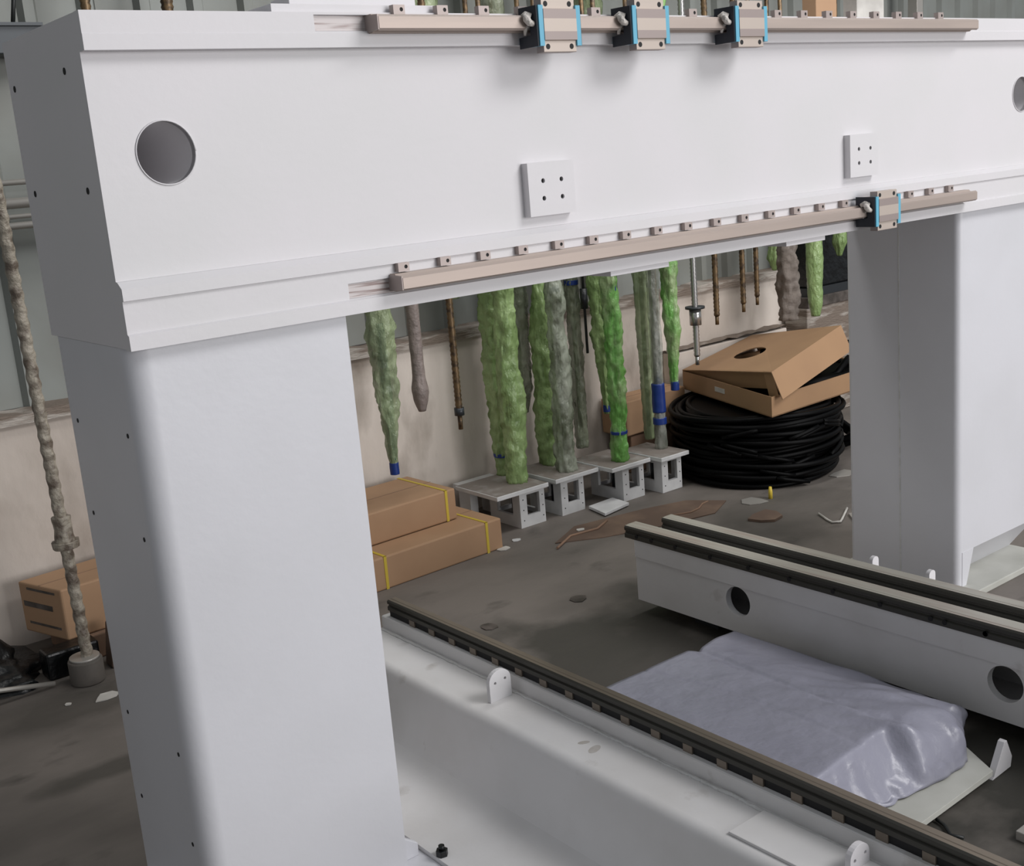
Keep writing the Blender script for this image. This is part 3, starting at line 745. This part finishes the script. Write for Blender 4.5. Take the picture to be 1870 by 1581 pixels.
# ------------------------------------------------------------------ cardboard boxes
def carton(label, p, z0, h, m, straps=(), cut=None):
    """p: four floor corners in order near-left, near-right, far-right, far-left"""
    cx = sum(q[0] for q in p)/4; cy = sum(q[1] for q in p)/4
    t = thing('cardboard_box', label, 'box', (cx, cy, z0))
    MB().hexa([(x, y, z0) for x, y in p]+[(x, y, z0+h) for x, y in p]).build('carton', M[m], t, 0.006)
    A, B, C_, D = [Vector(q) for q in p]
    for s in straps:
        a = A.lerp(B, s); d = D.lerp(C_, s); e = (B-A).normalized()*0.012; nn = (A-D).normalized()*0.002
        k = MB()
        a2, d2 = a+nn, d-nn
        q = [a2, a2+e, d2+e, d2]
        k.hexa([(v.x, v.y, z0) for v in (a2, a2+e, a2+e-nn, a2-nn)]+[(v.x, v.y, z0+h+0.002) for v in (a2, a2+e, a2+e-nn, a2-nn)])
        k.hexa([(v.x, v.y, z0+h) for v in q]+[(v.x, v.y, z0+h+0.002) for v in q])
        k.build('strap', M['strap'], t)
    # tape seam on the lid
    a = A.lerp(D, 0.5); b_ = B.lerp(C_, 0.5); e = (D-A).normalized()*0.002
    k = MB(); q = [a-e, b_-e, b_+e, a+e]
    k.hexa([(v.x, v.y, z0+h) for v in q]+[(v.x, v.y, z0+h+0.0008) for v in q]).build('lid_seam', M['card_old'], t)
    return t
carton('long brown cardboard box with yellow straps on the floor beside the left column', [(1.85, 1.555), (2.670, 1.590), (2.658, 1.950), (1.84, 1.915)], 0.0, 0.125, 'card', (0.31, 0.90))
carton('shorter brown cardboard box lying on top of the long strapped box against the wall', [(1.80, 1.690), (2.555, 1.722), (2.545, 2.045), (1.79, 2.015)], 0.1275, 0.125, 'card', (0.93,))
lc = carton('brown cardboard box with split left end behind the cream wrapped screw', [(1.03, 1.80), (1.42, 1.83), (1.41, 2.07), (0.96, 2.02)], 0.085, 0.175, 'card')
for (ya, yb, za, zb) in ((0.15, 0.80, 0.238, 0.246), (0.25, 0.92, 0.178, 0.196), (0.12, 0.85, 0.118, 0.126)):
    pa = Vector((1.03, 1.80, 0)).lerp(Vector((0.96, 2.02, 0)), ya); pb = Vector((1.03, 1.80, 0)).lerp(Vector((0.96, 2.02, 0)), yb)
    of = Vector((-0.953, -0.303, 0))*0.0015
    MB().hexa([(v.x, v.y, za) for v in (pa, pb, pb+of, pa+of)]+[(v.x, v.y, zb) for v in (pa, pb, pb+of, pa+of)]).build('open_slit', M['stain'], lc)
o = MB().hexa([(1.07, 1.78, 0), (1.45, 1.82, 0), (1.44, 2.08, 0), (1.04, 2.05, 0), (1.07, 1.78, 0.084), (1.45, 1.82, 0.084), (1.44, 2.08, 0.084), (1.04, 2.05, 0.084)])
tag(o.build('cardboard_box', M['card_old'], None, 0.005), 'dark worn cardboard box under the split box at the far left', 'box')
carton('brown cardboard box against the wall behind the black cable pile, upper', [(3.70, 1.93), (4.12, 1.95), (4.12, 2.10), (3.70, 2.10)], 0.19, 0.165, 'card')
carton('brown cardboard box against the wall behind the black cable pile, lower', [(3.74, 1.95), (4.10, 1.96), (4.10, 2.10), (3.74, 2.10)], 0.0, 0.189, 'card_old')

# ------------------------------------------------------------------ black cable pile and open cardboard tray
coil = thing('cable_pile', 'round pile of coiled black cable on the floor under the cardboard tray', 'cable pile', (4.15, 1.55, 0))
random.seed(11)
for li in range(15):
    zb = 0.021+li*0.0205
    k = MB()
    for ring_i in range(3):
        R = 0.375-0.034*ring_i+random.uniform(-0.012, 0.010)
        cx = 4.15+random.uniform(-0.012, 0.012); cy = 1.55+random.uniform(-0.012, 0.012)
        ph = random.random()*6
        pth = [(cx+(R+0.008*math.sin(3*a+ph))*math.cos(a), cy+(R+0.008*math.sin(3*a+ph))*math.sin(a), zb+0.008*math.sin(2*a+ph)) for a in [2*PI*i/56 for i in range(57)]]
        k.tube(pth, 0.0125, 7)
    k.build('cable_loop', M['coil'], coil)
k = MB()
for i in range(26):
    a = random.uniform(3.2, 6.6); z = random.uniform(0.05, 0.30)
    pth = [(4.15+0.392*math.cos(a+0.10*j), 1.55+0.392*math.sin(a+0.10*j), z+0.018*j*(1 if i % 2 else -1)*0.5) for j in range(5)]
    k.tube(pth, 0.010, 6)
k.build('crossing_loop', M['coil'], coil)
MB().cyl((4.15, 1.55, 0.0), (4.15, 1.55, 0.315), 0.31, 40).build('inner_bundle', M['coil'], coil)
o = MB().tube([(4.70+0.10*math.cos(a), 1.50+0.16*math.sin(a), 0.04+0.03*math.sin(3*a)+0.05*(a/12)) for a in [0.25*i for i in range(50)]], 0.016, 8)
tag(o.build('loose_cable', M['coil']), 'loose loops of black cable on the floor between the pile and the right column', 'cable')

tray = thing('cardboard_tray', 'large open cardboard tray with its cut lid askew on top of the black cable pile', 'box', (4.4, 1.6, 0.335))
N0 = Vector((3.869, 1.21, 0)); L0 = Vector((4.133, 1.974, 0)); R0 = Vector((4.67, 1.25, 0)); B0 = L0+R0-N0
z0, z1 = 0.336, 0.425
MB().hexa([(v.x, v.y, z0) for v in (N0, R0, B0, L0)]+[(v.x, v.y, z0+0.005) for v in (N0, R0, B0, L0)]).build('tray_bottom', M['card_bright'], tray)
cen = (N0+B0)/2
for a, b_ in ((N0, R0), (R0, B0), (B0, L0), (L0, N0)):
    def inn(v):
        return v+(cen-v).normalized()*0.008
    a2, b2 = inn(a), inn(b_)
    MB().hexa([(v.x, v.y, z0) for v in (a, b_, b2, a2)]+[(v.x, v.y, z1) for v in (a, b_, b2, a2)]).build('tray_wall', M['card_bright'], tray)
# white label on the left wall of the tray
u = (L0-N0).normalized(); nrm = Vector((-u.y, u.x, 0))
if (cen-N0).dot(nrm) > 0: nrm = -nrm
a = N0+u*0.40; b_ = N0+u*0.49
a2 = a+nrm*0.0015; b2 = b_+nrm*0.0015
MB().hexa([(v.x, v.y, 0.375) for v in (a, b_, b2, a2)]+[(v.x, v.y, 0.397) for v in (a, b_, b2, a2)]).build('paper_label', M['white'], tray)
# black contents
MB().tube([(4.5+0.16*math.cos(q)*1.2, 1.52+0.2*math.sin(q), 0.375+0.03*math.sin(4*q)+0.004*i) for i, q in enumerate([0.35*i for i in range(34)])], 0.017, 8).build('black_contents', M['coil'], tray)
MB().cyl((4.47, 1.62, 0.342), (4.47, 1.62, 0.418), 0.335, 32).build('black_filling', M['coil'], tray)
# the lid: quad with a round opening and folded sides, tilted up towards the right
Lc = Vector((4.132, 1.974, 0.431)); Nc = Vector((3.887, 1.22, 0.530)); Rc = Vector((4.48, 1.30, 0.637)); Bc = Vector((4.73, 2.04, 0.505))
def lidpt(s, t_):
    return Lc*(1-s)*(1-t_)+Nc*s*(1-t_)+Rc*s*t_+Bc*(1-s)*t_
tri = tessellate_polygon([[Vector((p[0], p[1], 0)) for p in rect(0, 1, 0, 1)], [Vector((x, y, 0)) for x, y in circle(0.44, 0.43, 0.145, 28)]])
pts = rect(0, 1, 0, 1)+circle(0.44, 0.43, 0.145, 28)
nl = (Nc-Lc).cross(Bc-Lc).normalized()
if nl.z < 0: nl = -nl
k = MB()
vv = [lidpt(s, t_) for s, t_ in pts]; n = len(vv)
k.add(vv+[v-nl*0.005 for v in vv], [tuple(q) for q in tri]+[tuple(i+n for i in reversed(q)) for q in tri]+[(4+i, 4+(i+1) % 28, n+4+(i+1) % 28, n+4+i) for i in range(28)]+[(i, (i+1) % 4, n+(i+1) % 4, n+i) for i in range(4)])
k.build('lid_panel', M['card_bright'], tray)
def flap(a, b_, dvec, h, name='lid_flap', tap=0.0):
    d = dvec.normalized()*h
    e = (b_-a)*tap
    k = MB()
    w_ = (b_-a).cross(d).normalized()*0.004
    k.hexa([a, b_, b_+w_, a+w_, a+d+e, b_+d-e, b_+d-e+w_, a+d+e+w_])
    k.build(name, M['card_bright'], tray)
out1 = (Nc-Lc).normalized()
flap(Nc, Rc, -nl*1.0+out1*0.25, 0.125)
ins = (Rc-Nc).normalized()*0.012
flap(Lc+ins, Nc+ins, -nl+(Rc-Nc).normalized()*0.10, 0.085)
flap(Nc+ins, Nc+ins+(Lc-Nc)*0.09, -nl+(Nc-Rc).normalized()*0.05, 0.115, 'corner_flap', 0.0)
flap(Rc, Bc, -nl+(Rc-Nc).normalized()*0.2, 0.10)

# black box added for the dark wall opening, and the step below it
dark_opening = thing('dark_opening_box', 'black box in place of the dark wall opening left of the right column', 'dark opening', (5.55, 2.2, 0.8))
MB().box(5.10, 6.1, 1.95, 2.09, 0.70, 1.36).build('dark_opening_body', M['bag'], dark_opening, 0.01)
MB().box(5.09, 6.11, 1.945, 2.092, 0.655, 0.70).build('dark_opening_base', M['dark_metal'], dark_opening)
MB().box(5.06, 6.12, 1.94, 2.09, 0.0, 0.60).build('concrete_step', M['ledge'], dark_opening, 0.006)
MB().box(5.06, 6.12, 1.93, 2.09, 0.60, 0.655).build('step_cap', M['stain'], dark_opening, 0.004)

# ------------------------------------------------------------------ clutter against the wall: board and pallet sheet
t = thing('paper_covered_board', 'dusty board with torn white paper lying along the wall behind the cardboard tray', 'board', (4.5, 2.03, 0))
MB().box(4.14, 5.02, 2.045, 2.112, 0.0, 0.50).build('stack', M['concrete'], t, 0.006)
k = MB(); n = 24
vs = []; fs = []
for j in range(7):
    for i in range(n+1):
        vs.append((4.13+0.9*i/n, 2.04+0.074*j/6, 0.503+0.012*noise.noise(Vector((i*0.5, j*0.7, 1)))+0.010))
for j in range(6):
    for i in range(n):
        a = j*(n+1)+i; fs.append((a, a+1, a+n+2, a+n+1))
k.add(vs, fs, 0, True).build('torn_paper', M['ledge'], t)

# ------------------------------------------------------------------ floor debris
def sheet(name, pts, z, th, m, label, cat, wav=0.0):
    o = MB().prism(pts, 'z', z, z+th).build(name, M[m])
    return tag(o, label, cat)
sheet('brown_board', [(2.83, 1.46), (3.02, 1.56), (3.36, 1.50), (3.56, 1.44), (3.66, 1.30), (3.50, 1.22), (3.22, 1.28), (3.0, 1.36)], 0.0005, 0.004, 'brownboard',
      'flat reddish brown cardboard sheet on the floor in front of the grey housings', 'cardboard')
t = thing('floor_strip', 'white painted strip lying on the floor between the second and third housing', 'strip', (3.27, 1.6, 0))
MB().hexa([(3.19, 1.555, 0.005), (3.36, 1.585, 0.005), (3.37, 1.70, 0.005), (3.22, 1.69, 0.005), (3.19, 1.555, 0.018), (3.36, 1.585, 0.018), (3.37, 1.70, 0.018), (3.22, 1.69, 0.018)]).build('strip_body', M['cast'], t, 0.002)
def scrap(label, cx, cy, r, m, z=0.001, n=7, hh=0.003, name='paper_scrap', cat='scrap', sx=1.0):
    pts = [(cx+sx*r*random.uniform(0.6, 1)*math.cos(2*PI*i/n), cy+r*random.uniform(0.6, 1)*math.sin(2*PI*i/n)) for i in range(n)]
    o = MB().prism(pts, 'z', z, z+hh).build(name, M[m])
    return tag(o, label, cat)
random.seed(5)
scrap('small white paper scrap on the floor below the round block at the left', 1.02, 1.46, 0.035, 'white', sx=1.3)
scrap('tiny white paper scrap on the dirty floor near the black bag', 0.915, 1.50, 0.012, 'white')
scrap('white scrap beside the near right corner of the long strapped box', 2.66, 1.575, 0.022, 'white', sx=1.8)
scrap('pale scrap between the strapped box and the leftmost housing', 2.76, 1.62, 0.02, 'cast', sx=1.5)
scrap('small white scrap on the brown sheet before the leftmost housing', 3.00, 1.50, 0.018, 'white', z=0.005, sx=1.4)
scrap('brown rag lying on the floor between the cable pile and the bed', 3.58, 1.02, 0.07, 'brownboard', hh=0.01, name='rag', cat='rag', sx=1.5)
scrap('thin grey strip of paper in front of the black cable pile', 3.72, 1.20, 0.06, 'tin', hh=0.003, sx=1.2)
scrap('pale paper scrap at the right foot of the cable pile', 4.28, 1.16, 0.05, 'tin', hh=0.003, sx=1.8)
scrap('dark oily rag smear on the floor beyond the left bed rail', 2.13, 0.985, 0.035, 'stain', hh=0.002, name='oil_spot', cat='stain', sx=1.0)
scrap('thin dark smear on the floor between the bed and the strapped boxes', 2.49, 0.945, 0.04, 'stain', hh=0.002, name='oil_spot', cat='stain', sx=1.0)
o = MB().tube([(3.735, 0.876, 0.006), (3.69, 0.80, 0.006), (3.675, 0.765, 0.006), (3.70, 0.745, 0.006), (3.74, 0.765, 0.006), (3.86, 0.83, 0.006)], 0.0045, 8)
tag(o.build('wire_hook', M['white']), 'bent white wire hook on the floor left of the right column', 'wire')
sheet('pale_offcut', [(3.73, 0.70), (3.86, 0.66), (3.93, 0.72), (3.80, 0.78)], 0.001, 0.008, 'tin', 'flat pale offcut on the floor touching the wire hook', 'offcut')
t = thing('yellow_marker', 'small yellow marker stick standing in front of the black cable pile', 'marker', (3.80, 1.18, 0))
MB().tube([(3.80, 1.175, 0.0), (3.80, 1.175, 0.03), (3.80, 1.175, 0.052)], [0.009, 0.009, 0.006], 10).build('stick', M['strap'], t)
o = MB().tube([(3.36, 1.335, 0.006), (3.44, 1.30, 0.007), (3.50, 1.31, 0.007), (3.56, 1.345, 0.006), (3.60, 1.35, 0.006)], 0.004, 6)
tag(o.build('twig', M['card_old']), 'thin dark stick lying on the brown sheet behind the bed end', 'stick')
o = MB().tube([(2.79, 1.40, 0.007), (2.92, 1.47, 0.008), (3.05, 1.45, 0.009), (3.15, 1.50, 0.008)], 0.005, 6)
tag(o.build('thin_hose', M['card_old']), 'thin reddish hose on the floor before the leftmost housing', 'hose')
o = MB().tube([(2.108, -0.675, 0.006), (2.10, -0.70, 0.006), (2.075, -0.73, 0.006), (2.085, -0.755, 0.006)], 0.004, 6)
tag(o.build('cable_offcut', M['cable']), 'short black cable offcut on the dark floor right of the left rail', 'cable')
o = MB().hexa([(2.25, -0.62, 0.0), (2.53, -0.63, 0.0), (2.53, -0.60, 0.0), (2.25, -0.59, 0.0)]+[(2.25, -0.62, 0.004), (2.53, -0.63, 0.004), (2.53, -0.60, 0.004), (2.25, -0.59, 0.004)])
o = MB().box(2.16, 2.50, -0.86, -0.83, 0.0, 0.022)
tag(o.build('square_bar', M['tin'], None, 0.002), 'dull steel bar on the floor between the bed beams in front of the cross plate', 'bar')

# black bag and dark junk at the far left
t = thing('black_bag', 'crumpled black plastic bag on the floor at the far left edge', 'bag', (0.85, 1.92, 0))
k = MB(); vs = []; fs = []; n = 40; m_ = 24
for j in range(m_+1):
    for i in range(n):
        a = 2*PI*i/n; v = j/m_
        r = (1-v**2.2)
        f = 1+0.35*noise.noise(Vector((math.cos(a)*2, math.sin(a)*2, v*3)))+0.15*noise.noise(Vector((math.cos(a)*6, math.sin(a)*6, v*8)))
        vs.append((0.72+0.23*r*f*math.cos(a), 1.87+0.18*r*f*math.sin(a), 0.12*v*f))
for j in range(m_):
    for i in range(n):
        fs.append((j*n+i, j*n+(i+1) % n, (j+1)*n+(i+1) % n, (j+1)*n+i))
k.add(vs, fs, 0, True).build('bag_body', M['bag'], t)
o = MB().tube([(0.62, 1.66, 0.055), (0.76, 1.66, 0.05), (0.93, 1.67, 0.012)], 0.008, 8)
tag(o.build('thin_bar', M['tin']), 'thin grey bar lying in front of the black bag', 'bar')
o = MB().box(0.93, 1.10, 1.72, 1.80, 0.0, 0.09)
tag(o.build('dark_block', M['bag'], None, 0.008), 'dark metal block behind the round block at the left', 'block')
o = MB().prism([(1.11, 0.0), (1.20, 0.0), (1.17, 0.14), (1.13, 0.15)], 'y', 1.66, 1.72)
tag(o.build('dark_casting', M['brownboard'], None, 0.008), 'dark brown casting between the round block and the left column', 'casting')
o = MB().hexa([(0.86, 2.113, 0.40), (0.945, 2.113, 0.385), (0.945, 2.113, 0.50), (0.86, 2.113, 0.53), (0.86, 2.106, 0.40), (0.945, 2.106, 0.385), (0.945, 2.106, 0.50), (0.86, 2.106, 0.53)])
tag(o.build('yellowed_patch', M['card_old']), 'small faded tan paper patch on the wall at the left edge', 'paper')
